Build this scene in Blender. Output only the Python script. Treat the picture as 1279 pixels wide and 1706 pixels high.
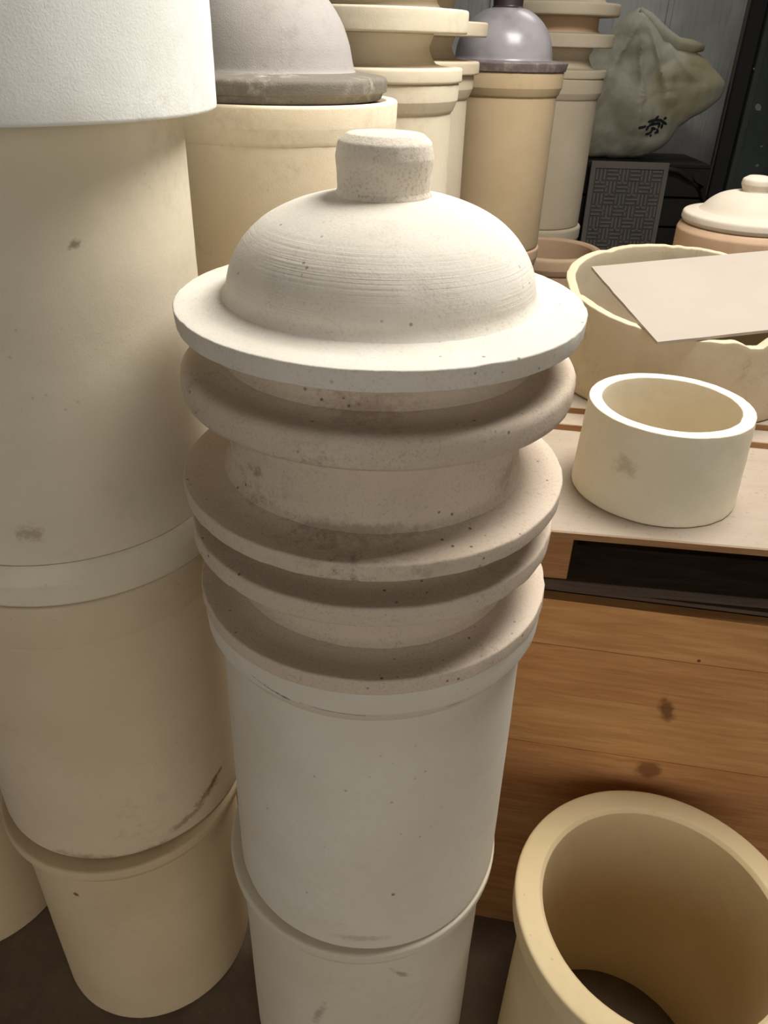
import bpy, bmesh, math, random
import numpy as np
from mathutils import Vector, Matrix, noise

# ------------------------------------------------------------------ reset
for o in list(bpy.data.objects):
    bpy.data.objects.remove(o, do_unlink=True)
scn = bpy.context.scene
COL = scn.collection
random.seed(4)

# ------------------------------------------------------------------ camera
CZ = 1.62                                   # eye height above the workshop floor
FPX, IW, IH = 1281.0, 1279.0, 1706.0
PITCH, ROLL = math.radians(31.7), math.radians(1.74)
FW = Vector((0, math.cos(PITCH), -math.sin(PITCH)))
_r = Vector((1, 0, 0)); _u = _r.cross(FW)
RT = _r * math.cos(ROLL) + _u * math.sin(ROLL)
UP = _u * math.cos(ROLL) - _r * math.sin(ROLL)
EYE = Vector((0, 0, CZ))
cd = bpy.data.cameras.new('camera')
cam = bpy.data.objects.new('camera', cd); COL.objects.link(cam)
cam.matrix_world = Matrix(((RT.x, UP.x, -FW.x, 0), (RT.y, UP.y, -FW.y, 0), (RT.z, UP.z, -FW.z, CZ), (0, 0, 0, 1)))
cd.sensor_fit = 'HORIZONTAL'; cd.sensor_width = 36.0; cd.lens = 36.0 * FPX / IW
cd.clip_start = 0.02; cd.clip_end = 60
scn.camera = cam

# ------------------------------------------------------------------ world, lights, exposure
w = bpy.data.worlds.new('world'); scn.world = w; w.use_nodes = True
bg = w.node_tree.nodes['Background']
bg.inputs['Color'].default_value = (1.0, 0.97, 0.92, 1); bg.inputs['Strength'].default_value = 0.80

def area(name, loc, target, sx, sy, power, col):
    ld = bpy.data.lights.new(name, 'AREA'); ld.shape = 'RECTANGLE'
    ld.size, ld.size_y, ld.energy, ld.color = sx, sy, power, col
    o = bpy.data.objects.new(name, ld); COL.objects.link(o)
    o.location = loc
    o.rotation_euler = (Vector(target) - Vector(loc)).to_track_quat('-Z', 'Y').to_euler()
    return o
area('skylight_lamp', (0.80, 1.33, 2.9), (0.3, 1.15, 1.0), 0.9, 0.9, 52, (1.0, 0.975, 0.93))
area('rear_skylight_lamp', (1.3, 4.1, 3.35), (1.2, 4.4, 0.5), 0.8, 0.8, 10, (1.0, 0.98, 0.95))
scn.view_settings.view_transform = 'Standard'
scn.view_settings.look = 'None'
scn.view_settings.gamma = 1.0
scn.view_settings.use_curve_mapping = False
scn.view_settings.exposure = 0.35

# ------------------------------------------------------------------ pixel helpers (direction only; distance comes from the surface hit)
def ray(px, py):
    return FW + RT * ((px - IW / 2) / FPX) + UP * ((IH / 2 - py) / FPX)
def at_z(px, py, z):
    d = ray(px, py); return EYE + d * ((z - CZ) / d.z)
def at_y(px, py, y):
    d = ray(px, py); return EYE + d * (y / d.y)
def on_cyl(px, py, cx, cy, R):
    d = ray(px, py); a = d.x**2 + d.y**2; b = -2 * (d.x * cx + d.y * cy); c = cx * cx + cy * cy - R * R
    D = max(b * b - 4 * a * c, 0.0)
    return EYE + d * ((-b - math.sqrt(D)) / (2 * a))
def Z(h): return h + CZ                     # height relative to the eye -> world

# ------------------------------------------------------------------ materials
def srgb(r, g, b):
    f = lambda c: (c / 255 / 12.92) if c / 255 <= 0.04045 else ((c / 255 + 0.055) / 1.055) ** 2.4
    return (f(r), f(g), f(b), 1)

class NT:
    def __init__(self, name):
        self.m = bpy.data.materials.new(name); self.m.use_nodes = True
        self.t = self.m.node_tree; self.n = self.t.nodes; self.b = self.n['Principled BSDF']
        self.pos = self.n.new('ShaderNodeNewGeometry').outputs['Position']
    def link(self, a, b): self.t.links.new(a, b)
    def node(self, kind, **kw):
        x = self.n.new(kind)
        for k, v in kw.items(): setattr(x, k, v)
        return x
    def mapping(self, vec, loc=(0, 0, 0), rot=(0, 0, 0), scale=(1, 1, 1)):
        m = self.node('ShaderNodeMapping'); self.link(vec, m.inputs['Vector'])
        m.inputs['Location'].default_value = loc; m.inputs['Rotation'].default_value = rot; m.inputs['Scale'].default_value = scale
        return m.outputs[0]
    def noise(self, scale, detail=4, rough=0.55, vec=None, dist=0.0):
        x = self.node('ShaderNodeTexNoise'); self.link(vec or self.pos, x.inputs['Vector'])
        x.inputs['Scale'].default_value = scale; x.inputs['Detail'].default_value = detail
        x.inputs['Roughness'].default_value = rough; x.inputs['Distortion'].default_value = dist
        return x.outputs['Fac']
    def ramp(self, fac, lo, hi, a=0.0, b=1.0):
        x = self.node('ShaderNodeMapRange'); self.link(fac, x.inputs['Value'])
        x.inputs['From Min'].default_value = lo; x.inputs['From Max'].default_value = hi
        x.inputs['To Min'].default_value = a; x.inputs['To Max'].default_value = b
        x.interpolation_type = 'SMOOTHSTEP'
        return x.outputs['Result']
    def math(self, op, a, b=None):
        x = self.node('ShaderNodeMath', operation=op)
        for i, v in enumerate((a, b)):
            if v is None: continue
            if isinstance(v, (int, float)): x.inputs[i].default_value = v
            else: self.link(v, x.inputs[i])
        return x.outputs[0]
    def mix(self, fac, a, b):
        x = self.node('ShaderNodeMix', data_type='RGBA')
        if isinstance(fac, (int, float)): x.inputs['Factor'].default_value = fac
        else: self.link(fac, x.inputs['Factor'])
        for s, v in ((6, a), (7, b)):
            if isinstance(v, tuple): x.inputs[s].default_value = v
            else: self.link(v, x.inputs[s])
        return x.outputs[2]
    def bump(self, h, strength, distance=0.002, prev=None):
        x = self.node('ShaderNodeBump'); self.link(h, x.inputs['Height'])
        x.inputs['Strength'].default_value = strength; x.inputs['Distance'].default_value = distance
        if prev is not None: self.link(prev, x.inputs['Normal'])
        return x.outputs[0]
    def finish(self, col, rough=0.8, normal=None, spec=0.25, metallic=0.0):
        if isinstance(col, tuple): self.b.inputs['Base Color'].default_value = col
        else: self.link(col, self.b.inputs['Base Color'])
        if isinstance(rough, (int, float)): self.b.inputs['Roughness'].default_value = rough
        else: self.link(rough, self.b.inputs['Roughness'])
        self.b.inputs['Specular IOR Level'].default_value = spec
        self.b.inputs['Metallic'].default_value = metallic
        if normal is not None: self.link(normal, self.b.inputs['Normal'])
        return self.m

def streak(pa, pb, cyl, width, rgb, st):
    """stain running between two points of a jar wall"""
    a, b = on_cyl(*pa, *cyl), on_cyl(*pb, *cyl); u = (b - a); L = u.length / 2; u.normalize()
    c = (a + b) / 2; n = Vector((c.x - cyl[0], c.y - cyl[1], 0)).normalized()
    return (c, (u, n, u.cross(n)), (L, 0.04, width), rgb, st, 0)

def ceramic(name, col, dirt=0.25, dirtcol=(120, 105, 88), specks=0.5, grain=0.25, rings=None, blotches=(), rough=0.85, spec=0.15, scratches=0.3, density=0.2, mottle=0.0):
    """fired, unglazed alumina body: cloudy tone, rubbed-on dirt, pits, fine tooth; blotches = (centre, radii, rotz, rgb, strength)"""
    t = NT(name)
    base = srgb(*col)
    c = t.mix(t.ramp(t.noise(5.5, 3), 0.3, 0.72), base, tuple(v * k for v, k in zip(base[:3], (0.90, 0.885, 0.85))) + (1,))
    c = t.mix(t.ramp(t.noise(55, 6, 0.7), 0.35, 0.75, 0, 0.45), c, tuple(v * k for v, k in zip(base[:3], (0.90, 0.89, 0.87))) + (1,))
    if mottle:
        g = t.math('MULTIPLY', t.ramp(t.noise(310, 3, 0.7), 0.48, 0.72), t.ramp(t.noise(16, 4, 0.65), 0.35, 0.65, 0.25, 1.0))
        c = t.mix(t.math('MULTIPLY', g, mottle), c, srgb(*dirtcol))
    # handling dirt
    d = t.math('MULTIPLY', t.ramp(t.noise(7.0, 3), 0.48, 0.72), t.ramp(t.noise(48, 8, 0.75), 0.45, 0.68))
    c = t.mix(t.math('MULTIPLY', d, dirt), c, srgb(*dirtcol))
    # scuffs along the turning direction
    if scratches:
        s = t.noise(26, 5, 0.7, vec=t.mapping(t.pos, scale=(1, 1, 7)))
        s2 = t.ramp(t.noise(3.7, 2), 0.52, 0.66)
        c = t.mix(t.math('MULTIPLY', t.math('MULTIPLY', t.ramp(s, 0.62, 0.74), s2), scratches), c, srgb(*dirtcol))
    # pits
    if specks:
        v = t.node('ShaderNodeTexVoronoi'); t.link(t.mapping(t.pos, loc=(0.3, 0.1, 0.7)), v.inputs['Vector']); v.inputs['Scale'].default_value = 75
        sep = t.node('ShaderNodeSeparateColor'); t.link(v.outputs['Color'], sep.inputs[0])
        f = t.math('MULTIPLY', t.ramp(v.outputs['Distance'], 0.09, 0.17, 1, 0), t.ramp(sep.outputs[0], 1 - density, 1.02 - density))
        f = t.math('MULTIPLY', f, t.ramp(t.noise(9, 2), 0.47, 0.60))
        pits = t.math('MULTIPLY', f, specks)
        c = t.mix(pits, c, srgb(86, 70, 54))
    for bl in blotches:
        if len(bl) == 5:
            ctr, rad, rz, rgb, st = bl
            R = Matrix.Rotation(rz if isinstance(rz, (int, float)) else 0, 3, 'Z') if not isinstance(rz, tuple) else Matrix.Rotation(rz[1], 3, 'Y')
            axes = [R @ Vector(v) for v in ((1, 0, 0), (0, 1, 0), (0, 0, 1))]
        else:
            ctr, axes, rad, rgb, st, _ = bl
        m = t.node('ShaderNodeVectorMath', operation='SUBTRACT'); t.link(t.pos, m.inputs[0]); m.inputs[1].default_value = tuple(ctr)
        cb = t.node('ShaderNodeCombineXYZ')
        for k in range(3):
            dt = t.node('ShaderNodeVectorMath', operation='DOT_PRODUCT'); t.link(m.outputs[0], dt.inputs[0])
            dt.inputs[1].default_value = tuple(Vector(axes[k]) / rad[k]); t.link(dt.outputs['Value'], cb.inputs[k])
        ln = t.node('ShaderNodeVectorMath', operation='LENGTH'); t.link(cb.outputs[0], ln.inputs[0])
        nn = t.math('ADD', ln.outputs['Value'], t.math('MULTIPLY', t.math('SUBTRACT', t.noise(85, 8, 0.78), 0.5), 3.2))
        c = t.mix(t.ramp(nn, 0.15, 1.1, st, 0), c, srgb(*rgb))
    n = t.bump(t.noise(420, 3, 0.6), grain, 0.0012)
    n = t.bump(t.noise(38, 4, 0.6), 0.10, 0.003, n)
    if rings:
        z0, z1, freq, st = rings
        sx = t.node('ShaderNodeSeparateXYZ'); t.link(t.pos, sx.inputs[0])
        wv = t.noise(1.0, 3, 0.65, vec=t.mapping(t.pos, scale=(1.2, 1.2, freq)))
        band = t.math('MULTIPLY', t.ramp(sx.outputs['Z'], z0, z0 + 0.012), t.ramp(sx.outputs['Z'], z1 - 0.012, z1, 1, 0))
        n = t.bump(t.math('MULTIPLY', t.math('MULTIPLY', wv, band), t.ramp(t.noise(14, 2), 0.3, 0.7)), st, 0.002, n)
    return t.finish(c, rough, n, spec)

def wood(name, a, b, dark, rot=0.0, dust=None, knots=(), scale=1.0, rough=0.6, pieces=None):
    t = NT(name)
    v = t.mapping(t.pos, rot=(0, 0, rot))
    g = t.noise(7 * scale, 6, 0.62, vec=t.mapping(v, scale=(0.9, 6, 11)), dist=0.6)
    f = t.noise(30 * scale, 4, 0.6, vec=t.mapping(v, scale=(0.5, 6, 16)))
    c = t.mix(t.ramp(g, 0.32, 0.7), srgb(*a), srgb(*b))
    c = t.mix(t.ramp(f, 0.55, 0.75, 0, 0.5), c, srgb(*dark))
    c = t.mix(t.ramp(t.noise(3.0, 2), 0.4, 0.75, 0, 0.35), c, srgb(*dark))
    for ctr, rad, rz, rgb, st in knots:
        m = t.node('ShaderNodeVectorMath', operation='SUBTRACT'); t.link(t.pos, m.inputs[0]); m.inputs[1].default_value = tuple(ctr)
        mp = t.mapping(t.mapping(m.outputs[0], rot=rz), scale=tuple(1.0 / r for r in rad))
        ln = t.node('ShaderNodeVectorMath', operation='LENGTH'); t.link(mp, ln.inputs[0])
        nn = t.math('ADD', ln.outputs['Value'], t.math('MULTIPLY', t.math('SUBTRACT', t.noise(45, 4, 0.6), 0.5), 1.1))
        c = t.mix(t.ramp(nn, 0.4, 1.0, st, 0), c, srgb(*rgb))
    if dust:
        rgb, amt = dust
        k = t.ramp(t.noise(14, 6, 0.7), 0.25, 0.6, amt * 0.75, amt)
        c = t.mix(k, c, srgb(*rgb))
        sp = t.ramp(t.noise(130, 4, 0.7), 0.60, 0.70, 0, 0.55)
        c = t.mix(sp, c, srgb(120, 104, 90))
    n = t.bump(f, 0.15, 0.002)
    return t.finish(c, rough, n, 0.25)

def plain(name, col, rough=0.7, spec=0.3, var=0.25, scale=8, metallic=0.0, bump=0.15):
    t = NT(name); a = srgb(*col)
    c = t.mix(t.ramp(t.noise(scale, 5, 0.65), 0.3, 0.75), a, tuple(x * (1 - var) for x in a[:3]) + (1,))
    return t.finish(c, rough, t.bump(t.noise(scale * 8, 4), bump, 0.003), spec, metallic)

# ------------------------------------------------------------------ mesh helpers
def fillet(pts, n=4):
    """pts: (r, z[, radius]) -> polyline with rounded corners, then long runs split"""
    out = []
    N = len(pts)
    for i, p in enumerate(pts):
        rad = p[2] if len(p) > 2 else 0.0
        if rad <= 0 or i in (0, N - 1):
            out.append((p[0], p[1])); continue
        P = Vector(p[:2]); A = Vector(pts[i - 1][:2]) - P; B = Vector(pts[i + 1][:2]) - P
        la, lb = A.length, B.length; A.normalize(); B.normalize()
        ang = A.angle(B); tlen = min(rad / math.tan(ang / 2), la * 0.49, lb * 0.49)
        s, e = P + A * tlen, P + B * tlen
        for k in range(n + 1):
            u = k / n; q = s * (1 - u) ** 2 + P * (2 * u * (1 - u)) + e * u * u
            out.append((q.x, q.y))
    return out
def spline(pts, n=5):
    P = [Vector(p[:2]) for p in pts]; P = [P[0] * 2 - P[1]] + P + [Vector((-P[-2].x, P[-2].y)) if P[-1].x == 0 else P[-1] * 2 - P[-2]]
    out = []
    for i in range(1, len(P) - 2):
        for k in range(n):
            u = k / n; a, b, c, d = P[i - 1:i + 3]
            q = 0.5 * ((2 * b) + (c - a) * u + (2 * a - 5 * b + 4 * c - d) * u * u + (3 * b - a - 3 * c + d) * u ** 3)
            out.append((max(q.x, 0.0), q.y))
    out.append((P[-2].x, P[-2].y))
    return out
def resample(pl, step):
    out = [pl[0]]
    for a, b in zip(pl, pl[1:]):
        L = math.dist(a, b); k = max(1, int(math.ceil(L / step)))
        for j in range(1, k + 1): out.append((a[0] + (b[0] - a[0]) * j / k, a[1] + (b[1] - a[1]) * j / k))
    return out
_seed = [0.0]
def lathe(pts, seg=96, step=0.02, wob=0.0006, chip=0.0, warp=None, closed=False):
    pl = resample(fillet(pts), step)
    _seed[0] += 7.3; sd = _seed[0]
    vs, fs = [], []
    n = len(pl)
    for i, (r, z) in enumerate(pl):
        for k in range(seg):
            a = 2 * math.pi * k / seg; ca, sa = math.cos(a), math.sin(a)
            dr = dz = 0.0
            if r > 1e-4 and wob:
                dr = wob * noise.noise(Vector((ca * 1.6 + sd, sa * 1.6, z * 7))) + wob * 0.6 * noise.noise(Vector((ca * 9 + sd, sa * 9, z * 45)))
            if chip and r > 1e-4:
                c = noise.noise(Vector((ca * 14 + sd, sa * 14, z * 60)))
                c2_ = noise.noise(Vector((ca * 46 + sd, sa * 46, z * 120)))
                dr -= chip * (max(0, c - 0.25) + 0.35 * max(0, c2_))
            zz = z + (warp(a, r, z) if warp else 0.0)
            vs.append(((r + dr) * ca, (r + dr) * sa, zz + dz))
    rng = range(n if closed else n - 1)
    for i in rng:
        j = (i + 1) % n
        for k in range(seg):
            l = (k + 1) % seg
            fs.append((i * seg + k, i * seg + l, j * seg + l, j * seg + k))
    bm = bmesh.new()
    bv = [bm.verts.new(v) for v in vs]
    for f in fs:
        try: bm.faces.new([bv[i] for i in f])
        except ValueError: pass
    bmesh.ops.remove_doubles(bm, verts=bm.verts, dist=1e-5)
    bmesh.ops.recalc_face_normals(bm, faces=bm.faces)
    return bm
def box(bm, x0, x1, y0, y1, z0, z1, bev=0.0):
    r = bmesh.ops.create_cube(bm, size=1.0)
    for v in r['verts']:
        v.co = Vector((x0 if v.co.x < 0 else x1, y0 if v.co.y < 0 else y1, z0 if v.co.z < 0 else z1))
    if bev:
        bmesh.ops.bevel(bm, geom=list({e for v in r['verts'] for e in v.link_edges}), offset=bev, segments=1, affect='EDGES')
    return bm
def obj(name, bm, mat, parent=None, loc=None, smooth=True, angle=38):
    me = bpy.data.meshes.new(name)
    if smooth:
        lim = math.radians(angle)
        for e in bm.edges:
            if len(e.link_faces) == 2 and e.calc_face_angle(0) > lim: e.smooth = False
        for f in bm.faces: f.smooth = True
    bm.to_mesh(me); bm.free()
    me.materials.append(mat)
    o = bpy.data.objects.new(name, me); COL.objects.link(o)
    if parent is not None: o.parent = parent
    if loc is not None: o.location = loc
    return o
def tag(o, label, cat, group=None):
    o['label'] = label; o['category'] = cat
    if group: o['group'] = group
    return o
def thing(name, label, cat, loc, rotz=0, group=None, rot=None):
    o = bpy.data.objects.new(name, None); COL.objects.link(o); o.location = loc
    o.rotation_euler = rot or (0, 0, rotz); o.empty_display_size = 0.05
    return tag(o, label, cat, group)
def structure(o): o['kind'] = 'structure'; return o

# ------------------------------------------------------------------ material library
M = {}
DRY = (126, 108, 90)
cjar = (-0.0105, 0.799)
M['col_jar'] = ceramic('alumina_pale', (221, 214, 199), dirt=0.10, specks=0.45, scratches=0.35, dirtcol=(140, 122, 104), blotches=[
    (on_cyl(655, 1489, *cjar, 0.2), (0.004, 0.02, 0.004), (0, 0, 0), (95, 85, 72), 0.9),
    streak((425, 1128), (505, 1176), (*cjar, 0.212), 0.0018, (96, 84, 70), 0.8),
    streak((490, 1166), (640, 1197), (*cjar, 0.212), 0.0016, (110, 98, 82), 0.7),
    streak((745, 1183), (778, 1172), (*cjar, 0.212), 0.0018, (90, 78, 64), 0.8),
    (on_cyl(600, 1565, *cjar, 0.203), (0.05, 0.03, 0.008), 0, (160, 148, 138), 0.5)])
cj1 = (-0.018, 0.802)
M['col_jar_low'] = ceramic('alumina_pale_low', (214, 204, 184), dirt=0.12, specks=0.2, scratches=0.3, blotches=[
    (on_cyl(531, 1690, *cj1, 0.2), (0.008, 0.03, 0.045), (0, 0.25, 0), (168, 156, 140), 0.9),
    (on_cyl(668, 1624, *cj1, 0.2), (0.006, 0.03, 0.025), (0, -0.7, 0), (150, 136, 118), 0.7)])
M['lid'] = ceramic('alumina_turned_lid', (226, 219, 206), dirt=0.3, specks=0.6, grain=0.25, scratches=0.15, density=0.4, mottle=0.25, rings=(Z(-0.222), Z(-0.150), 330, 0.55))
M['knob'] = ceramic('alumina_knob', (226, 216, 200), dirt=0.75, dirtcol=(140, 120, 100), specks=0.4, grain=0.4, mottle=0.55)
f3c, f2c = (-0.0133, 0.789), (-0.0111, 0.811)
M['flange'] = ceramic('alumina_flange', (212, 195, 176), dirt=0.8, dirtcol=(116, 96, 78), specks=0.8, grain=0.4, scratches=0.4, density=0.6, mottle=0.38, blotches=[
    (on_cyl(612, 675, *f2c, 0.163), (0.05, 0.05, 0.02), 0, (130, 100, 86), 0.4),
    (on_cyl(590, 880, *f3c, 0.163), (0.09, 0.04, 0.008), 0, (120, 102, 88), 0.45),
    (on_cyl(845, 790, *f3c, 0.163), (0.02, 0.06, 0.02), 0, (125, 112, 96), 0.45)])
M['white'] = ceramic('white_plaster_body', (245, 246, 241), dirt=0.25, specks=0.45, grain=0.34, scratches=0.0, mottle=0.12, dirtcol=(150, 135, 118))
linv = (-0.447, 0.955)
M['left_inv'] = ceramic('alumina_warm', (220, 209, 186), dirt=0.15, specks=0.2, grain=0.2, scratches=0.2, blotches=[
    (on_cyl(127, 407, *linv, 0.204), (0.008, 0.03, 0.005), (0, -0.6, 0), (140, 122, 100), 0.8),
    (on_cyl(50, 888, *linv, 0.202), (0.02, 0.03, 0.014), 0, (150, 132, 106), 0.6)])
lmid = (-0.447, 0.945)
M['left_mid'] = ceramic('alumina_warm_stained', (212, 194, 166), dirt=0.25, dirtcol=(140, 116, 84), specks=0.2, scratches=0.25, blotches=[
    streak((377, 1262), (335, 1330), (*lmid, 0.206), 0.007, (104, 66, 38), 0.8),
    streak((366, 1290), (320, 1350), (*lmid, 0.206), 0.012, (140, 98, 62), 0.7),
    streak((345, 1330), (270, 1395), (*lmid, 0.206), 0.010, (138, 108, 74), 0.65),
    streak((300, 1392), (210, 1428), (*lmid, 0.206), 0.011, (140, 122, 88), 0.6),
    streak((230, 1424), (85, 1412), (*lmid, 0.206), 0.011, (136, 122, 86), 0.65)])
lbot = (-0.447, 0.922)
M['left_low'] = ceramic('alumina_warm_low', (206, 184, 150), dirt=0.2, specks=0.15, scratches=0.25, blotches=[
    (on_cyl(126, 1489, *lbot, 0.185), (0.007, 0.03, 0.006), 0, (110, 62, 40), 0.9)])
M['tan'] = ceramic('alumina_tan', (248, 232, 202), dirt=0.3, dirtcol=(150, 124, 88), specks=0.35, scratches=0.1)
M['tan_b'] = ceramic('alumina_cream', (222, 210, 186), dirt=0.2, dirtcol=(150, 128, 98), specks=0.1, scratches=0.2)
M['tan_c'] = ceramic('alumina_yellow_cream', (190, 168, 134), dirt=0.12, specks=0.15, scratches=0.1)
M['grey_cream'] = ceramic('alumina_grey_cream', (206, 192, 168), dirt=0.12, specks=0.1, scratches=0.1)
M['peach'] = ceramic('alumina_peach', (206, 176, 146), dirt=0.2, specks=0.1, scratches=0.2)
M['ring'] = ceramic('alumina_fresh_cut', (242, 232, 208), dirt=0.06, specks=0.08, grain=0.3, scratches=0.05, blotches=[
    (on_cyl(1042, 778, 0.4336, 1.0945, 0.128), (0.02, 0.03, 0.02), 0, (186, 172, 142), 0.6)])
M['pot_in'] = ceramic('alumina_ochre', (222, 200, 158), dirt=0.12, specks=0.2, scratches=0.1)
M['cut_pot'] = ceramic('alumina_cut_pot', (208, 192, 164), dirt=0.45, dirtcol=(150, 128, 104), specks=0.15, scratches=0.35)
M['small_lid'] = ceramic('bisque_small_lid', (206, 194, 178), dirt=0.12, specks=0.1, scratches=0.1)
M['small_pot'] = ceramic('bisque_small_pot', (196, 166, 138), dirt=0.3, dirtcol=(150, 110, 80), specks=0.1)
M['dark_lid'] = ceramic('dusty_iron_grey_lid', (168, 162, 156), dirt=0.35, dirtcol=(120, 112, 104), specks=0.3, grain=0.5, rough=0.7, spec=0.3, scratches=0.1)
M['dark_lid_rim'] = ceramic('dusty_iron_grey_rim', (128, 120, 108), dirt=0.9, dirtcol=(188, 180, 166), specks=0.6, grain=0.8, scratches=0.4, rough=0.75)
t = NT('glazed_grey'); c = t.mix(t.ramp(t.noise(9, 4), 0.35, 0.7), srgb(160, 154, 156), srgb(138, 132, 134))
M['glaze'] = t.finish(c, 0.28, t.bump(t.noise(30, 3), 0.08, 0.002), 0.5)
t = NT('glazed_brown_rim'); c = t.mix(t.ramp(t.noise(30, 6, 0.7), 0.45, 0.7), srgb(112, 98, 96), srgb(150, 138, 130))
M['glaze_rim'] = t.finish(c, 0.4, t.bump(t.noise(90, 3), 0.2, 0.002), 0.4)
M['glaze_knob'] = plain('glazed_dark_knob', (62, 50, 54), 0.35, 0.5)

# ------------------------------------------------------------------ setting: floor and walls
t = NT('workshop_floor_concrete')
c = t.mix(t.ramp(t.noise(3.5, 6, 0.65), 0.3, 0.7), srgb(116, 98, 78), srgb(88, 74, 58))
c = t.mix(t.ramp(t.noise(60, 5, 0.7), 0.55, 0.72, 0, 0.5), c, srgb(120, 106, 88))
M['floor'] = t.finish(c, 0.75, t.bump(t.noise(40, 6, 0.7), 0.3, 0.004), 0.3)
bm = bmesh.new(); box(bm, -4.2, 4.3, -7.0, 5.2, -0.1, 0.0)
structure(obj('floor', bm, M['floor'], smooth=False))
t = NT('grey_sheet_wall')
c = t.mix(t.ramp(t.noise(2.2, 4), 0.35, 0.7), srgb(186, 186, 180), srgb(156, 156, 150))
c = t.mix(t.ramp(t.noise(20, 5, vec=t.mapping(t.pos, scale=(4, 1, 0.3))), 0.5, 0.7, 0, 0.4), c, srgb(126, 126, 120))
M['wall'] = t.finish(c, 0.5, t.bump(t.noise(6, 3, vec=t.mapping(t.pos, scale=(2, 1, 0.4))), 0.4, 0.02), 0.4)
bm = bmesh.new(); box(bm, -3.6, 4.2, 4.9, 5.0, 0.0, 3.5)
wb = structure(obj('wall_back', bm, M['wall'], smooth=False))
wb['label'] = 'grey sheet wall behind the stacked jars'
for i in range(16):                          # raised sheet seams
    bm = bmesh.new(); x = -3.3 + i * 0.47 + 0.02
    box(bm, x, x + 0.03, 4.885, 4.905, 0.0, 3.2, 0.004)
    obj('seam', bm, M['wall'], wb, smooth=False)
M['limewash'] = plain('limewash', (140, 134, 124))
bm = bmesh.new(); box(bm, -3.6, -3.5, -2.0, 4.9, 0.0, 3.5)
structure(obj('wall_left', bm, M['limewash'], smooth=False))
bm = bmesh.new(); box(bm, 4.1, 4.2, -2.0, 4.9, 0.0, 3.5)
structure(obj('wall_right', bm, M['limewash'], smooth=False))
bm = bmesh.new(); box(bm, -3.6, 4.2, -2.0, 5.0, 3.5, 3.6)
structure(obj('ceiling', bm, plain('ceiling_boards', (112, 106, 98)), smooth=False))
bm = bmesh.new(); box(bm, -3.6, 4.2, -2.1, -2.0, 2.6, 3.6)                    # lintel over the open workshop front
structure(obj('wall_front', bm, M['limewash'], smooth=False))

# ------------------------------------------------------------------ jars
def make_jar(label, cx, cy, z0, z1, R, rb0, rb1, mat, rim_h=0.034, wall=0.020, seg=96, group=None, inverted=False, open_bottom=False, step=0.02, rim_mat=None, rim_edge=0.006, name='ceramic_jar', rim_in=None, tilt=None, chip=0.0, cham=0.026):
    """thick-walled straight jar: body (rb0 at foot, rb1 under the rim) + proud rim band of radius R"""
    H = z1 - z0
    t = thing(name, label, 'jar', (cx, cy, z0), 0, group, rot=tilt)
    ri = rim_in if rim_in else rb1 - wall
    f = lambda z: (H - z) if inverted else z
    if open_bottom:
        prof = [(rb0 - wall, 0.004), (rb0 - wall, 0.0), (rb0, 0.0, 0.008), (rb1, H - rim_h + 0.004), (rb1 - wall, H - rim_h + 0.004), (rb0 - wall, 0.004)]
    else:
        prof = [(0, 0.0), (rb0, 0.0, 0.010), (rb1, H - rim_h + 0.004), (rb1 - wall, H - rim_h + 0.004), (rb0 - wall, 0.025, 0.02), (0, 0.025)]
    prof = [(p[0], f(p[1])) + p[2:] for p in prof]
    obj('body', lathe(prof, seg, step), mat, t)
    rp = [(ri, H - rim_h), (rb1 - 0.002, H - rim_h), (rb1 + 0.0005, H - rim_h - cham, 0.01), (R - 0.001, H - rim_h + 0.004, 0.006), (R, H, rim_edge), (ri + 0.006, H - 0.001, 0.003), (ri, H - 0.008, 0.003), (ri, H - rim_h)]
    rp = [(p[0], f(p[1])) + p[2:] for p in rp]
    obj('rim', lathe(rp, seg, step, chip=chip), rim_mat or mat, t)
    return t

# --- centre column
make_jar('pale jar on the floor at the foot of the column of disc lids', cj1[0], cj1[1], 0.0, Z(-1.096), 0.214, 0.200, 0.198, M['col_jar_low'], rim_h=0.022, rim_edge=0.005, cham=0.03)
make_jar('white ceramic jar directly beneath the stack of disc lids', cjar[0], cjar[1], Z(-1.0965), Z(-0.5865), 0.2135, 0.2030, 0.1955, M['col_jar'], rim_h=0.036, rim_edge=0.003, chip=0.002)

def flanged_lid(label, cx, cy, zt, zb, R, edge, rn, ztop, mat, rot=(0, 0, 0), group='disc lids on the centre column', seg=112, waist=0.0, chip=0.0025, mat2=None):
    """flat disc flange (zt..zb) with a round collar rising to ztop"""
    t = thing('flanged_lid', label, 'lid', (cx, cy, zb), 0, group, rot=rot)
    h = zt - zb
    fl = [(rn - 0.05, 0), (R, 0.0, edge), (R, h, edge), (rn + 0.02, h + 0.001), (rn + 0.004, h + 0.006, 0.006), (rn - 0.05, h + 0.006), (rn - 0.05, 0)]
    obj('flange', lathe(fl, seg, 0.012, wob=0.0012, chip=chip), mat, t)
    H = ztop - zb
    cl = [(rn - 0.03, h), (rn + 0.012, h - 0.001), (rn, h + 0.012, 0.012), (rn - waist, h + (H - h) * 0.55, 0.02), (rn, H, 0.002), (rn - 0.03, H), (rn - 0.03, h)]
    obj('collar', lathe(cl, seg, 0.012), mat2 or mat, t)
    return t
G = 'disc lids on the centre column'
flanged_lid('bottom disc lid sitting on the rim of the white jar', -0.011, 0.797, Z(-0.566), Z(-0.587), 0.214, 0.003, 0.163, Z(-0.4975), M['flange'], group=G)
flanged_lid('second disc lid up from the white jar rim', -0.0135, 0.800, Z(-0.474), Z(-0.498), 0.214, 0.004, 0.160, Z(-0.4325), M['flange'], group=G)
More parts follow.
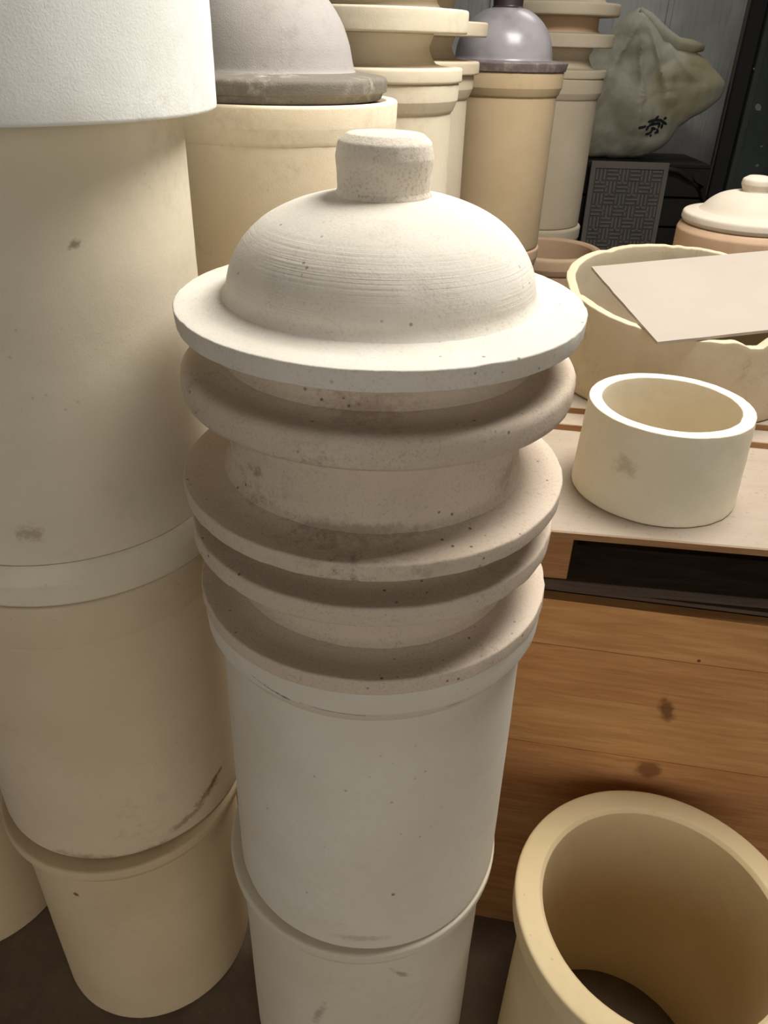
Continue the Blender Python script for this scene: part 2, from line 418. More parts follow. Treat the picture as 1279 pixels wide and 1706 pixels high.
flanged_lid('third disc lid up, with the tallest exposed collar', -0.0133, 0.789, Z(-0.413), Z(-0.433), 0.2145, 0.003, 0.163, Z(-0.3305), M['flange'], group=G)
flanged_lid('round-edged speckled disc lid right under the domed lid', -0.0111, 0.811, Z(-0.295), Z(-0.331), 0.214, 0.012, 0.163, Z(-0.2535), M['flange'], group=G)
# domed lid with knob
t = thing('domed_lid', 'white domed lid with round knob topping the column of discs', 'lid', (-0.0098, 0.812, Z(-0.254)), 0)
fl = [(0.10, 0), (0.2125, 0.0, 0.002), (0.2145, 0.021, 0.002), (0.182, 0.0222), (0.163, 0.028, 0.02), (0.10, 0.028), (0.10, 0)]
obj('flange', lathe(fl, 128, 0.01, wob=0.001, chip=0.004), M['lid'], t)
dm = [(0.180, 0.0205), (0.168, 0.0255), (0.1615, 0.034), (0.1592, 0.044), (0.1555, 0.056), (0.1475, 0.071), (0.136, 0.085), (0.120, 0.098), (0.101, 0.108), (0.080, 0.1155), (0.058, 0.1205), (0.035, 0.1225), (0, 0.1225)]
obj('dome', lathe(spline(dm), 128, 0.008, wob=0.0006), M['lid'], t)
kb = [(0.049, 0.1165), (0.0475, 0.1235, 0.002), (0.0458, 0.127, 0.003), (0.0465, 0.140, 0.01), (0.0480, 0.156, 0.012), (0.0452, 0.1695, 0.006), (0.0365, 0.1765, 0.006), (0, 0.1785)]
obj('knob', lathe(kb, 80, 0.005, wob=0.0008, chip=0.0008), M['knob'], t)

# --- left column
make_jar('tan jar on the floor at the foot of the tall left column', lbot[0], lbot[1], 0.0, Z(-1.1225), 0.2065, 0.184, 0.186, M['left_low'], rim_h=0.022, rim_edge=0.006, cham=0.03)
make_jar('upright tan jar with a brown stain near its foot', lmid[0], lmid[1], Z(-1.122), Z(-0.612), 0.2085, 0.2065, 0.2040, M['left_mid'], rim_h=0.05, rim_edge=0.005)
make_jar('upside-down cream jar under the big white cylinder', linv[0], linv[1], Z(-0.6125), Z(-0.0745), 0.2165, 0.2035, 0.2030, M['left_inv'], rim_h=0.036, rim_edge=0.006, inverted=True)
cyl = [(0, 0), (0.2545, 0.0, 0.004), (0.2565, 0.2), (0.2560, 0.40, 0.006), (0.232, 0.40, 0.006), (0.230, 0.03, 0.01), (0, 0.03)]
tag(obj('plaster_cylinder', lathe(cyl, 128, 0.02, wob=0.0012, chip=0.001), M['white'], loc=(-0.456, 0.945, Z(-0.0745))), 'big chalk-white cylinder on top of the upside-down jar', 'cylinder')
make_jar('tan jar on the floor behind the foot of the left column', -0.8737, 1.0335, 0.0, 0.51, 0.21, 0.19, 0.19, M['left_low'])

# --- open pot, lower right
make_jar('open ochre pot with a thick rim standing before the wooden planks', 0.437, 0.680, 0.0, Z(-1.111), 0.2195, 0.200, 0.198, M['pot_in'], rim_h=0.045, wall=0.022, open_bottom=True, rim_in=0.176, rim_edge=0.007)

# ------------------------------------------------------------------ wooden crate, pallet, sheets
YAW = math.radians(-9.0)
def rotpt(o, dx, dy, a): return (o[0] + dx * math.cos(a) - dy * math.sin(a), o[1] + dx * math.sin(a) + dy * math.cos(a))
knot = lambda px, py: at_y(px, py, 0.93)
M['plank'] = wood('pine_plank', (212, 160, 104), (188, 136, 84), (160, 112, 66), rot=-YAW, scale=1.0, rough=0.5, knots=[
    (knot(1108, 1178), (0.016, 0.05, 0.035), (0, 0.35, 0), (92, 56, 32), 0.75), (knot(1083, 1165), (0.010, 0.05, 0.008), (0, 0, 0), (74, 36, 18), 0.9),
    (knot(1078, 1278), (0.026, 0.05, 0.03), (0, 0.2, 0), (96, 58, 32), 0.7),
    (knot(1161, 1095), (0.004, 0.05, 0.004), (0, 0, 0), (70, 38, 20), 0.9), (knot(1065, 1114), (0.004, 0.05, 0.004), (0, 0, 0), (70, 38, 20), 0.9), (knot(1205, 1141), (0.004, 0.05, 0.004), (0, 0, 0), (70, 38, 20), 0.9)])
M['plank_b'] = wood('pine_plank_red', (208, 153, 99), (184, 128, 79), (156, 105, 62), rot=-YAW, scale=1.15, rough=0.5, knots=[
    (knot(1108, 1178), (0.016, 0.05, 0.035), (0, 0.35, 0), (92, 56, 32), 0.75), (knot(1078, 1278), (0.026, 0.05, 0.03), (0, 0.2, 0), (96, 58, 32), 0.7)])
ORG = (0.17, 0.975)
crate = thing('wooden_crate', 'pine plank crate carrying the pallet, behind the open ochre pot', 'crate', (ORG[0], ORG[1], 0), YAW)
zs = [0.0, 0.145, 0.285, 0.42, 0.555, 0.68, 0.785, 0.876]
for i in range(7):
    bm = bmesh.new(); d = 0.0012 * (i % 2)
    box(bm, 0.0, 1.25, -0.0 - d, 0.022, zs[i], zs[i + 1] - 0.0003)
    obj('plank', bm, M['plank'] if i % 2 == 0 else M['plank_b'], crate, smooth=False)
for nm, b in (('side_panel', (0.0, 0.022, 0.023, 1.3)), ('side_panel', (1.228, 1.25, 0.023, 1.3)), ('back_panel', (0.023, 1.227, 1.28, 1.3)), ):
    bm = bmesh.new(); box(bm, *b, 0.0, 0.876, 0.0015); obj(nm, bm, M['plank'], crate, smooth=False)
bm = bmesh.new(); box(bm, 0.0, 1.25, 0.0225, 1.3, 0.8765, 0.884, 0.001)
obj('top_panel', bm, wood('crate_top', (110, 92, 74), (90, 72, 56), (70, 54, 40), rot=-YAW), crate, smooth=False)

PY = math.radians(-6.0)
M['deck'] = wood('dusty_plywood', (168, 148, 124), (152, 132, 108), (126, 104, 82), rot=-PY, dust=((172, 158, 142), 0.78), rough=0.85)
M['deck_edge'] = wood('plywood_edge', (172, 132, 92), (150, 110, 72), (120, 84, 52), rot=-PY)
M['block'] = wood('pallet_block', (176, 128, 84), (150, 104, 64), (112, 72, 42), rot=-PY, scale=1.6)
M['dark_board'] = wood('dark_pallet_board', (92, 78, 66), (70, 58, 50), (46, 38, 32), rot=-PY)
pal = thing('wooden_pallet', 'dusty wooden pallet carrying the white ring and the cut pot', 'pallet', (0.215, 0.954, Z(-0.736)), PY)
pz = lambda h: h + 0.736
def pbox(nm, x0, x1, y0, y1, h0, h1, mat, bev=0.0015):
    bm = bmesh.new(); box(bm, x0, x1, y0, y1, pz(h0), pz(h1), bev); return obj(nm, bm, mat, pal, smooth=False)
pbox('deck_board', -0.01, 1.15, 0.0, 0.40, -0.622, -0.610, M['deck'])
pbox('deck_edge', -0.01, 1.15, -0.0015, 0.0005, -0.622, -0.6115, M['deck_edge'], 0)
pbox('deck_board', -0.01, 1.15, 0.42, 0.80, -0.622, -0.610, M['deck'])
pbox('deck_board', -0.01, 1.15, 0.82, 1.28, -0.622, -0.610, M['deck'])
for x0 in (0.0, 0.56, 1.06):
    for y0 in (0.008, 0.57, 1.15):
        pbox('block', x0, x0 + 0.068, y0, y0 + 0.10, -0.702, -0.622, M['block'])
pbox('bottom_board', -0.01, 1.15, 0.004, 0.11, -0.7195, -0.702, M['dark_board'])
pbox('bottom_board', -0.01, 1.15, 0.56, 0.68, -0.7195, -0.702, M['dark_board'])
pbox('bottom_board', -0.01, 1.15, 1.14, 1.26, -0.7195, -0.702, M['dark_board'])
for x0 in (0.0, 0.5, 1.03):
    pbox('skid', x0, x0 + 0.10, 0.03, 1.25, -0.736, -0.7195, M['dark_board'])

def sheet(label, px, h0, h1, x1, depth, ang):
    p = at_z(*px, Z(h0)); a = math.radians(ang)
    t = thing('plywood_sheet', label, 'board', (p.x, p.y, Z(h0)), a)
    bm = bmesh.new(); box(bm, -0.12, x1, 0.0, depth, 0.0006, h1 - h0, 0.001); obj('board', bm, M['deck'], t, smooth=False)
    bm = bmesh.new(); box(bm, -0.12, x1, -0.0012, 0.0004, 0.0, h1 - h0 - 0.0012); obj('front_edge', bm, M['deck_edge'], t, smooth=False)
    return t
sheet('lower plywood sheet lying on the pallet behind the white ring', (950, 717), -0.610, -0.598, 0.95, 0.90, -8.6)
sheet('upper plywood sheet lying under the cut pot', (950, 688), -0.598, -0.586, 0.92, 0.80, -8.6)

# white ring on the pallet
rg = [(0.1040, 0), (0.1285, 0, 0.004), (0.1225, 0.146, 0.002), (0.1030, 0.146, 0.002), (0.1040, 0)]
tag(obj('ceramic_ring', lathe(rg, 112, 0.01, wob=0.0010, chip=0.0018), M['ring'], loc=(0.4336, 1.0945, Z(-0.6100))), 'thick-walled white ceramic ring standing on the dusty pallet', 'ring')

# cut pot with sloping chipped rim
def gauss(a, c, s):
    d = (math.degrees(a) - c + 180) % 360 - 180
    return math.exp(-(d / s) ** 2)
PH = 0.188
def warp(a, r, z):
    if z < PH * 0.5: return 0.0
    k = (z / PH - 0.5) / 0.5
    n = 0.0025 * noise.noise(Vector((math.cos(a) * 12, math.sin(a) * 12, 3)))
    return k * (0.030 * math.sin(a) + n - 0.011 * min(1, 1.6 * gauss(a, -77, 5)) - 0.007 * gauss(a, -172, 4) - 0.004 * gauss(a, 120, 6))
cp = thing('cut_pot', 'wide cut-down pot with a chipped sloping rim on the plywood sheets', 'pot', (0.579, 1.509, Z(-0.586)))
bp = [(0, 0), (0.2345, 0, 0.008), (0.2345, PH, 0.003), (0.2165, PH, 0.003), (0.214, 0.02, 0.01), (0, 0.02)]
obj('body', lathe(bp, 180, 0.012, warp=warp, wob=0.001), M['cut_pot'], cp)
# slab resting on that rim
zpl = lambda x, y: Z(-0.586 + PH + 0.030 * (y - 1.509) / 0.2345) + 0.0005
A = Vector((0.402, 1.585)); B = A + Vector((0.402, 0.121)).normalized() * 0.56; Cc = Vector((0.451, 1.258)); Dd = Cc + Vector((0.402, 0.115)).normalized() * 0.56
bm = bmesh.new()
lo = [bm.verts.new((p.x, p.y, zpl(*p))) for p in (A, Cc, Dd, B)]; hi = [bm.verts.new((p.x, p.y, zpl(*p) + 0.005)) for p in (A, Cc, Dd, B)]
bm.faces.new(hi); bm.faces.new(lo[::-1])
for i in range(4): bm.faces.new((lo[i], lo[(i + 1) % 4], hi[(i + 1) % 4], hi[i]))
bmesh.ops.subdivide_edges(bm, edges=bm.edges, cuts=12, use_grid_fill=True)
for v in bm.verts:
    v.co += Vector((noise.noise(v.co * 40), noise.noise(v.co * 40 + Vector((9, 0, 0))), 0)) * 0.0016
bmesh.ops.recalc_face_normals(bm, faces=bm.faces)
M['card'] = plain('pinkish_card', (174, 162, 149), 0.85, 0.15, var=0.06, scale=5, bump=0.05)
tag(obj('card_sheet', bm, M['card'], smooth=False), 'flat pinkish sheet lying across the mouth of the cut pot', 'sheet')

# small lidded pot behind the cut pot
sx, sy = 0.885, 2.03
sp = thing('lidded_pot', 'short peach pot with a knobbed lid behind the cut pot', 'pot', (sx, sy, Z(-0.586)))
obj('body', lathe([(0, 0), (0.150, 0, 0.01), (0.163, 0.12), (0.164, 0.195, 0.012), (0.156, 0.209, 0.006), (0.13, 0.209), (0.13, 0.02), (0, 0.02)], 88, 0.02), M['small_pot'], sp)
sl = thing('pot_lid', 'smooth grey-cream lid with a rounded knob on the short peach pot', 'lid', (sx, sy, Z(-0.3768)))
obj('flange', lathe([(0.08, 0), (0.150, 0, 0.005), (0.158, 0.010, 0.004), (0.156, 0.026, 0.008), (0.125, 0.032, 0.02), (0.08, 0.032), (0.08, 0)], 88, 0.012), M['small_lid'], sl)
obj('dome', lathe(spline([(0.128, 0.028), (0.116, 0.036), (0.100, 0.053), (0.080, 0.067), (0.055, 0.0755), (0.03, 0.078), (0, 0.078)]), 88, 0.01), M['small_lid'], sl)
obj('knob', lathe([(0.037, 0.072), (0.030, 0.080, 0.004), (0.036, 0.094, 0.008), (0.035, 0.106, 0.008), (0.022, 0.1135, 0.008), (0, 0.114)], 64, 0.005), M['small_lid'], sl)

# ------------------------------------------------------------------ background stacks
def stack(cx, cy, ztop, R, mats, label, n=3, rb=None, top_label=None, seg=72, tilt=None):
    h = ztop / n
    rb = rb or R * 0.925
    for i in range(n):
        lab = top_label if i == n - 1 else ('%s jar beneath %s' % (('lowest', 'middle')[i] if n == 3 else 'lower', label))
        make_jar(lab, cx, cy, i * h - (0.0005 if i else 0), (i + 1) * h, R, rb * 1.01, rb, mats[i], rim_h=0.036, wall=0.02, seg=seg, step=0.03, rim_edge=0.005)
# dark-lidded jar
stack(-0.2123, 1.477, Z(-0.09), 0.214, [M['tan']] * 3, 'the dusty dark domed lid', rb=0.2095, top_label='tan pitted jar wearing the dusty dark domed lid')
dl = thing('domed_lid', 'large dusty dark-grey domed lid on the pitted tan jar', 'lid', (-0.222, 1.474, Z(-0.09)))
obj('flange', lathe([(0.10, 0), (0.196, 0, 0.003), (0.200, 0.010, 0.002), (0.2055, 0.011, 0.003), (0.2065, 0.033, 0.009), (0.150, 0.039, 0.02), (0.10, 0.039), (0.10, 0)], 112, 0.008, wob=0.0014, chip=0.002), M['dark_lid_rim'], dl)
obj('dome', lathe(spline([(0.158, 0.034), (0.151, 0.041), (0.147, 0.055), (0.141, 0.080), (0.130, 0.107), (0.112, 0.134), (0.088, 0.156), (0.058, 0.171), (0.03, 0.177), (0, 0.178)]), 112, 0.01), M['dark_lid'], dl)
obj('knob', lathe([(0.05, 0.172), (0.042, 0.182, 0.005), (0.045, 0.215, 0.015), (0.028, 0.232, 0.01), (0, 0.234)], 64, 0.008), M['dark_lid'], dl)

GB = 'disc lids stacked on the background jars'
# stack behind the dark-lidded jar
X5, Y5 = -0.0555, 1.91
stack(X5, Y5, Z(-0.08), 0.190, [M['tan_b']] * 3, 'the disc lids behind the dark domed lid', top_label='cream jar under disc lids, just behind the dark domed lid')
z = Z(-0.08)
flanged_lid('lowest disc lid on the cream jar behind the dark domed lid', X5, Y5, z + 0.028, z, 0.195, 0.006, 0.132, z + 0.088, M['tan_b'], group=GB, waist=0.012, seg=80)
z += 0.088
flanged_lid('thick middle disc lid on the cream jar behind the dark domed lid', X5 - 0.002, Y5, z + 0.042, z, 0.202, 0.005, 0.136, z + 0.105, M['tan_b'], group=GB, waist=0.006, seg=80)
z += 0.105
flanged_lid('top disc lid of the cream jar behind the dark domed lid', X5, Y5, z + 0.03, z, 0.196, 0.005, 0.132, z + 0.06, M['tan_b'], group=GB, seg=80)
# narrow glimpse of the next stack
X6, Y6 = 0.012, 2.34
stack(X6, Y6, Z(-0.078), 0.190, [M['grey_cream']] * 3, 'the chipped white disc', top_label='pale jar wedged between the cream jar and the grey-lidded jar')
z = Z(-0.078)
flanged_lid('lower disc lid on the pale wedged jar', X6, Y6, z + 0.030, z, 0.202, 0.006, 0.135, z + 0.083, M['grey_cream'], group=GB, waist=0.01, seg=72)
z += 0.083
flanged_lid('middle disc lid on the pale wedged jar', X6, Y6, z + 0.032, z, 0.216, 0.005, 0.135, z + 0.086, M['grey_cream'], group=GB, waist=0.01, seg=72)
z += 0.086
flanged_lid('chipped white disc lid topping the pale wedged jar', X6, Y6, z + 0.035, z, 0.228, 0.005, 0.135, z + 0.075, M['white'], group=GB, seg=72, chip=0.02)
# grey glazed lid jar
X7, Y7 = 0.318, 2.70
make_jar('lowest jar beneath the grey glazed lid jar', X7, Y7, 0.0, 0.515, 0.178, 0.170, 0.170, M['tan_c'], seg=64, step=0.03)
make_jar('middle jar beneath the grey glazed lid jar', X7, Y7, 0.5145, Z(-0.583), 0.176, 0.170, 0.168, M['peach'], seg=64, step=0.03)
make_jar('yellow-cream jar wearing the grey glazed domed lid', X7, Y7, Z(-0.5835), Z(-0.076), 0.1865, 0.170, 0.1725, M['tan_c'], rim_h=0.045, seg=88, step=0.03)
gl = thing('domed_lid', 'glossy grey glazed domed lid with a dark knob', 'lid', (X7, Y7, Z(-0.076)))
obj('flange', lathe([(0.10, 0), (0.190, 0, 0.003), (0.196, 0.024, 0.004), (0.147, 0.028, 0.01), (0.10, 0.028), (0.10, 0)], 88, 0.01, chip=0.002), M['glaze_rim'], gl)
obj('dome', lathe(spline([(0.150, 0.024), (0.146, 0.032), (0.144, 0.047), (0.139, 0.070), (0.128, 0.096), (0.110, 0.121), (0.086, 0.141), (0.06, 0.154), (0.03, 0.160), (0, 0.161)]), 96, 0.01, wob=0.0004), M['glaze'], gl)
obj('knob', lathe([(0.052, 0.153), (0.043, 0.162, 0.005), (0.045, 0.200, 0.012), (0.03, 0.212, 0.008), (0, 0.213)], 64, 0.008), M['glaze_knob'], gl)
# open peach jar beside it
make_jar('lower jar beneath the open peach jar', 0.600, 3.06, 0.0, 0.475, 0.205, 0.19, 0.19, M['peach'], seg=64, step=0.03)
make_jar('open empty peach jar beside the yellow-cream jar', 0.600, 3.06, 0.4745, Z(-0.672), 0.205, 0.19, 0.192, M['peach'], seg=88, step=0.03, rim_h=0.045, rim_edge=0.012, rim_in=0.172)
# right-hand stack
X8, Y8 = 0.612, 3.52
make_jar('lowest jar beneath the greyish jar next to the sack', X8, Y8, 0.0, 0.48, 0.20, 0.185, 0.185, M['grey_cream'], seg=64, step=0.03)
make_jar('middle jar beneath the greyish jar next to the sack', X8, Y8, 0.4795, Z(-0.665), 0.200, 0.188, 0.188, M['grey_cream'], seg=64, step=0.03, rim_h=0.05, rim_edge=0.02)
make_jar('greyish jar under disc lids next to the white sack', X8, Y8, Z(-0.6655), Z(-0.118), 0.205, 0.188, 0.190, M['grey_cream'], rim_h=0.052, seg=88, step=0.03)
z = Z(-0.118)
flanged_lid('lowest disc lid on the greyish jar next to the sack', X8 + 0.004, Y8, z + 0.030, z, 0.207, 0.006, 0.145, z + 0.102, M['grey_cream'], group=GB, waist=0.016, seg=80)
z += 0.102
flanged_lid('middle disc lid on the greyish jar next to the sack', X8 + 0.004, Y8, z + 0.045, z, 0.216, 0.006, 0.150, z + 0.100, M['grey_cream'], group=GB, seg=80, mat2=M['peach'])
z += 0.100
flanged_lid('top disc lid on the greyish jar next to the sack', X8 + 0.006, Y8, z + 0.042, z, 0.222, 0.010, 0.160, z + 0.11, M['grey_cream'], group=GB, seg=80)

# ------------------------------------------------------------------ far right background
M['black'] = plain('black_paint', (30, 28, 26), 0.6, 0.3)
M['crate_dark'] = plain('dark_plastic', (38, 35, 31), 0.7, 0.25)
# dark crate
dc = thing('dark_crate', 'dark slatted crate under the white sack', 'crate', (1.20, 4.30, 0))
for k in range(8):
    bm = bmesh.new(); box(bm, -0.36, 0.34, -0.22, -0.20, k * 0.14 + 0.003, k * 0.14 + 0.134, 0.004); obj('slat', bm, M['crate_dark'], dc, smooth=False)
for b in ((-0.36, -0.34, -0.20, 0.22), (0.32, 0.34, -0.20, 0.22)):
    bm = bmesh.new(); box(bm, *b, 0, 1.117); obj('side_panel', bm, M['crate_dark'], dc, smooth=False)
bm = bmesh.new(); box(bm, -0.34, 0.32, 0.20, 0.22, 0, 1.117); obj('back_panel', bm, M['crate_dark'], dc, smooth=False)
bm = bmesh.new(); box(bm, -0.36, 0.34, -0.22, 0.22, 1.117, 1.13); obj('top_panel', bm, M['crate_dark'], dc, smooth=False)

# patterned panel leaning on the crate
pt = thing('fretwork_panel', 'grey panel with an interlocking fret pattern leaning on the dark crate', 'panel', (1.125, 3.955, 0), 0, rot=(math.radians(-3.0), 0, 0))
M['fret'] = plain('fret_grey', (84, 80, 74), 0.7, 0.25, var=0.2)
M['fret_bar'] = plain('fret_grey_bar', (110, 104, 96), 0.7, 0.25, var=0.15)
PW, PHh = 0.185, 1.145
bm = bmesh.new(); box(bm, -PW, PW, 0, 0.02, 0, PHh, 0.002); obj('board', bm, M['fret'], pt, smooth=False)
for nm, b in (('border', (-PW, PW, PHh - 0.03, PHh)), ('border', (-PW, -PW + 0.022, 0, PHh - 0.03)), ('border', (PW - 0.022, PW, 0, PHh - 0.03))):
    bm = bmesh.new(); box(bm, b[0], b[1], -0.006, 0.001, b[2], b[3]); obj(nm, bm, M['fret_bar'], pt, smooth=False)
bm = bmesh.new()
cell = 0.054; bar = 0.0085
nx, nz = 6, 20
for i in range(nx):
    for j in range(nz):
        x0 = -PW + 0.022 + i * cell + 0.004; z0 = PHh - 0.03 - (j + 1) * cell
        if (i + j) % 2:
            for k in range(3): box(bm, x0 + 0.002, x0 + cell - 0.006 + (0.018 if k == 1 and i < nx - 1 else 0), -0.004, 0.0005, z0 + k * 0.018 + 0.004, z0 + k * 0.018 + 0.004 + bar)
        else:
            for k in range(3): box(bm, x0 + k * 0.018 + 0.003, x0 + k * 0.018 + 0.003 + bar, -0.004, 0.0005, z0 + 0.003 - (0.016 if k == 1 else 0), z0 + cell - 0.004)
fr = obj('fret_bars', bm, M['fret_bar'], pt, smooth=False); fr['kind'] = 'stuff'

# sack
SY = 4.28
outline = [(958, 120), (990, 85), (1020, 50), (1052, 20), (1066, 12), (1082, 28), (1103, 58), (1125, 78), (1160, 88), (1185, 112), (1206, 138), (1200, 160), (1180, 178), (1148, 196), (1125, 212), (1108, 238), (1080, 256), (1040, 262), (1000, 264), (960, 262), (930, 240), (920, 190), (935, 150)]
pts2 = [(lambda p: (p.x, p.z))(at_y(px, py, SY)) for px, py in outline]
zmin = min(p[1] for p in pts2); pts2 = [(x, max(zz, 1.133)) for x, zz in pts2]
c2 = (sum(p[0] for p in pts2) / len(pts2), sum(p[1] for p in pts2) / len(pts2) - 0.02)
pol = sorted([(math.atan2(q[1] - c2[1], q[0] - c2[0]), math.dist(q, c2)) for q in pts2])
angs = [p[0] for p in pol]; rads = [p[1] for p in pol]
def rad_at(a):
    return float(np.interp(a, [angs[-1] - 2 * math.pi] + angs + [angs[0] + 2 * math.pi], [rads[-1]] + rads + [rads[0]]))
NA, NR = 120, 34
bm = bmesh.new(); front = {}; back = {}
for side, store in ((-1, front), (1, back)):
    for i in range(NR + 1):
        u = math.sin(i / NR * math.pi / 2)
        for k in range(NA):
            if i == NR and side == 1: store[i, k] = front[i, k]; continue
            if i == 0 and k > 0: store[i, k] = store[0, 0]; continue
            a = -math.pi + 2 * math.pi * k / NA; r = rad_at(a) * u
            x = c2[0] + r * math.cos(a); zz = c2[1] + r * math.sin(a)
            zz = max(zz, 1.1315)
            dep = 0.155 * math.sqrt(max(0, 1 - u * u)) ** 0.8
            hgt = (zz - 1.131) / 0.6
            wr = 0.018 * noise.noise(Vector((x * 9, zz * 5 + x * 6, 1.0))) + 0.022 * abs(noise.noise(Vector((x * 5 + zz * 4, zz * 11 - x * 3, 4.0)))) - 0.012
            tp = at_y(1066, 12, SY); dx_, dz_ = x - tp.x, tp.z - zz; dd = math.hypot(dx_, dz_)
            fa = math.atan2(dx_, dz_)
            wr += 0.008 * noise.noise(Vector((x * 26, zz * 14, 2.0)))
            wr += 0.030 * (1 - abs(math.sin(fa * 7.5 + 1.5 * noise.noise(Vector((x * 4, zz * 4, 7)))))) ** 2 * math.exp(-((dd - 0.22) / 0.2) ** 2)
            dep = dep * (1.0 - 0.45 * max(0, hgt - 0.35)) + wr * (1 - u ** 6)
            store[i, k] = bm.verts.new((x, SY + side * max(dep, 0.0 if u > 0.99 else 0.004), zz))
for side, store in ((-1, front), (1, back)):
    for i in range(NR):
        for k in range(NA):
            l = (k + 1) % NA
            q = [store[i, k], store[i + 1, k], store[i + 1, l], store[i, l]]
            q = list(dict.fromkeys(q))
            if len(q) > 2:
                try: bm.faces.new(q)
                except ValueError: pass
bmesh.ops.recalc_face_normals(bm, faces=bm.faces)
t = NT('woven_sack')
c = t.mix(t.ramp(t.noise(5, 4), 0.3, 0.7), srgb(170, 166, 150), srgb(142, 137, 116))
c = t.mix(t.ramp(t.noise(3.0, 2, vec=t.mapping(t.pos, loc=(4, 0, 2))), 0.55, 0.7, 0, 0.5), c, srgb(146, 134, 88))
M['sack'] = t.finish(c, 0.65, t.bump(t.noise(22, 4), 0.4, 0.01), 0.3)
sk = thing('sack', 'slumped pale woven sack on the dark crate', 'sack', (c2[0], SY, 1.131))
from mathutils.bvhtree import BVHTree
bvh = BVHTree.FromBMesh(bm)
bm.transform(Matrix.Translation(-Vector((c2[0], SY, 1.131))))
body = obj('body', bm, M['sack'], sk, angle=80)
def tube(bm, pts, rad, seg=6):
    rings = []
    for i, p in enumerate(pts):
        p = Vector(p); d = (Vector(pts[min(i + 1, len(pts) - 1)]) - Vector(pts[max(i - 1, 0)])).normalized()
        a = d.orthogonal().normalized(); b = d.cross(a)
        rr = rad[i] if isinstance(rad, (list, tuple)) else rad
        rings.append([bm.verts.new(p + (a * math.cos(2 * math.pi * k / seg) + b * math.sin(2 * math.pi * k / seg)) * rr) for k in range(seg)])
    for r0, r1 in zip(rings, rings[1:]):
        for k in range(seg): bm.faces.new((r0[k], r0[(k + 1) % seg], r1[(k + 1) % seg], r1[k]))
    bm.faces.new(rings[0][::-1]); bm.faces.new(rings[-1])
    bmesh.ops.recalc_face_normals(bm, faces=bm.faces)
    return bm
# folded hem along the sack mouth
hem = [at_y(*p, SY - 0.03) - Vector((c2[0], SY, 1.131)) for p in ((1066, 16), (1080, 30), (1096, 50), (1110, 64), (1128, 74), (1150, 78), (1172, 80))]
obj('folded_hem', tube(bmesh.new(), hem, [0.012, 0.026, 0.032, 0.034, 0.030, 0.030, 0.014], 8), M['sack'], sk, angle=80)
# painted character on the sack: brush strokes laid on its cloth
strokes = [[(1097, 193), (1089, 201), (1080, 211)], [(1079, 203), (1088, 200), (1100, 200), (1110, 207)], [(1063, 213), (1070, 212), (1076, 210)], [(1080, 209), (1076, 217)], [(1082, 208), (1092, 206), (1099, 205)],
           [(1099, 204), (1096, 213)], [(1103, 206), (1101, 214)], [(1084, 213), (1092, 215)], [(1086, 217), (1081, 222), (1075, 223)], [(1088, 211), (1084, 220)], [(1094, 214), (1095, 220), (1090, 221)], [(1082, 226), (1085, 225)], [(1105, 198), (1110, 196)]]
M['ink'] = plain('blue_black_ink', (34, 38, 42), 0.7, 0.2)
bm = bmesh.new()
for s in strokes:
    P = []
    for a, b in zip(s, s[1:]):
        for k in range(4): P.append((a[0] + (b[0] - a[0]) * k / 4, a[1] + (b[1] - a[1]) * k / 4))
    P.append(s[-1]); Q = []
    for px, py in P:
        hit = bvh.ray_cast(EYE, ray(px, py).normalized())
        if hit[0] is not None: Q.append(hit[0] - Vector((c2[0], SY, 1.131)) + hit[1] * 0.0005)
    if len(Q) > 1: tube(bm, Q, [0.003] + [0.0062] * (len(Q) - 2) + [0.0035], 6)
obj('painted_character', bm, M['ink'], sk)

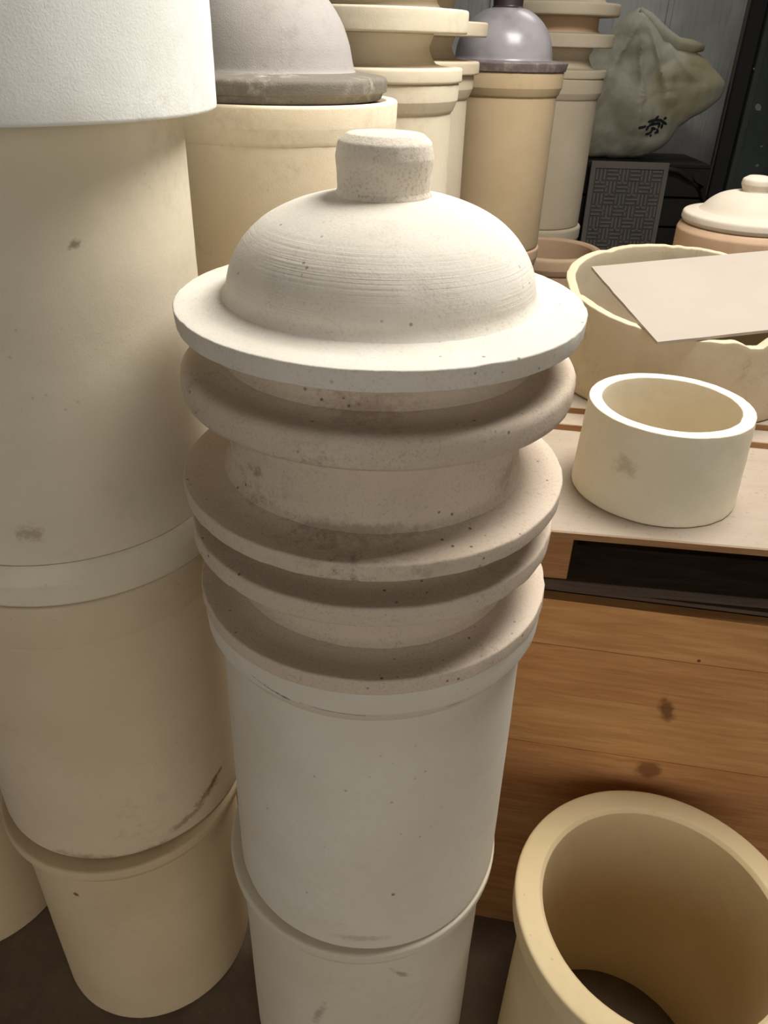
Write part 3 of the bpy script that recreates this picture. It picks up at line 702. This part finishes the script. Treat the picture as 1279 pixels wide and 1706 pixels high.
# black post, hose and dark green door
post = thing('black_post', 'black upright post beside the dark green door', 'post', (1.632, 4.22, 0))
bm = bmesh.new(); box(bm, -0.040, 0.030, -0.035, 0.035, 0.012, 2.7, 0.004); obj('shaft', bm, M['black'], post, smooth=False)
bm = bmesh.new(); box(bm, -0.075, 0.075, -0.06, 0.06, 0.0, 0.012, 0.002); obj('base_plate', bm, M['black'], post, smooth=False)
bm = bmesh.new(); box(bm, -0.046, -0.040, -0.015, 0.015, 0.012, 2.7); obj('angle_strip', bm, plain('worn_steel', (74, 70, 64), 0.5, 0.4), post, smooth=False)
hose = [(1.20, 4.06, 1.10), (1.30, 4.05, 1.115), (1.37, 4.05, 1.105), (1.44, 4.05, 1.075), (1.50, 4.05, 1.035), (1.545, 4.06, 0.95), (1.56, 4.06, 0.7), (1.56, 4.06, 0.3), (1.55, 4.0, 0.03), (1.45, 3.9, 0.013), (1.2, 3.8, 0.013)]
tag(obj('rubber_hose', tube(bmesh.new(), hose, 0.012, 10), M['black'], angle=80), 'black rubber hose drooping over the dark crate edge', 'hose')
t = NT('dark_green_door'); c = t.mix(t.ramp(t.noise(6, 5), 0.3, 0.7), srgb(50, 60, 58), srgb(38, 46, 44))
M['door'] = t.finish(c, 0.5, t.bump(t.noise(60, 3), 0.1, 0.002), 0.35)
dr = bpy.data.objects.new('door_1', None); COL.objects.link(dr); dr.location = (1.67, 4.20, 0); structure(dr)
bm = bmesh.new(); box(bm, 0.0, 0.95, -0.02, 0.02, 0.0, 2.5, 0.003); obj('door_leaf', bm, M['door'], dr, smooth=False)
bm = bmesh.new(); box(bm, 0.0, 0.03, -0.028, -0.019, 0.0, 2.5, 0.002); obj('door_stile', bm, plain('door_edge', (58, 62, 60), 0.5), dr, smooth=False)
M['chip'] = plain('bare_plaster_chip', (120, 122, 116), 0.8, 0.1)
for px, py, s in ((1262, 178, 0.024), (1268, 244, 0.008), (1261, 276, 0.010), (1256, 115, 0.007), (1274, 60, 0.008)):
    p = at_y(px, py, 4.18) - Vector((1.67, 4.20, 0)); bm = bmesh.new()
    ring = []
    for k in range(7):
        a = 2 * math.pi * k / 7; rr = s * random.uniform(0.55, 1.1)
        ring.append(bm.verts.new((p.x + rr * math.cos(a), -0.0215, p.z + rr * math.sin(a) * 0.8)))
    f = bm.faces.new(ring); e = bmesh.ops.extrude_face_region(bm, geom=[f])
    for v in e['geom']:
        if isinstance(v, bmesh.types.BMVert): v.co.y += 0.003
    bmesh.ops.recalc_face_normals(bm, faces=bm.faces)
    obj('paint_chip', bm, M['chip'], dr, smooth=False)
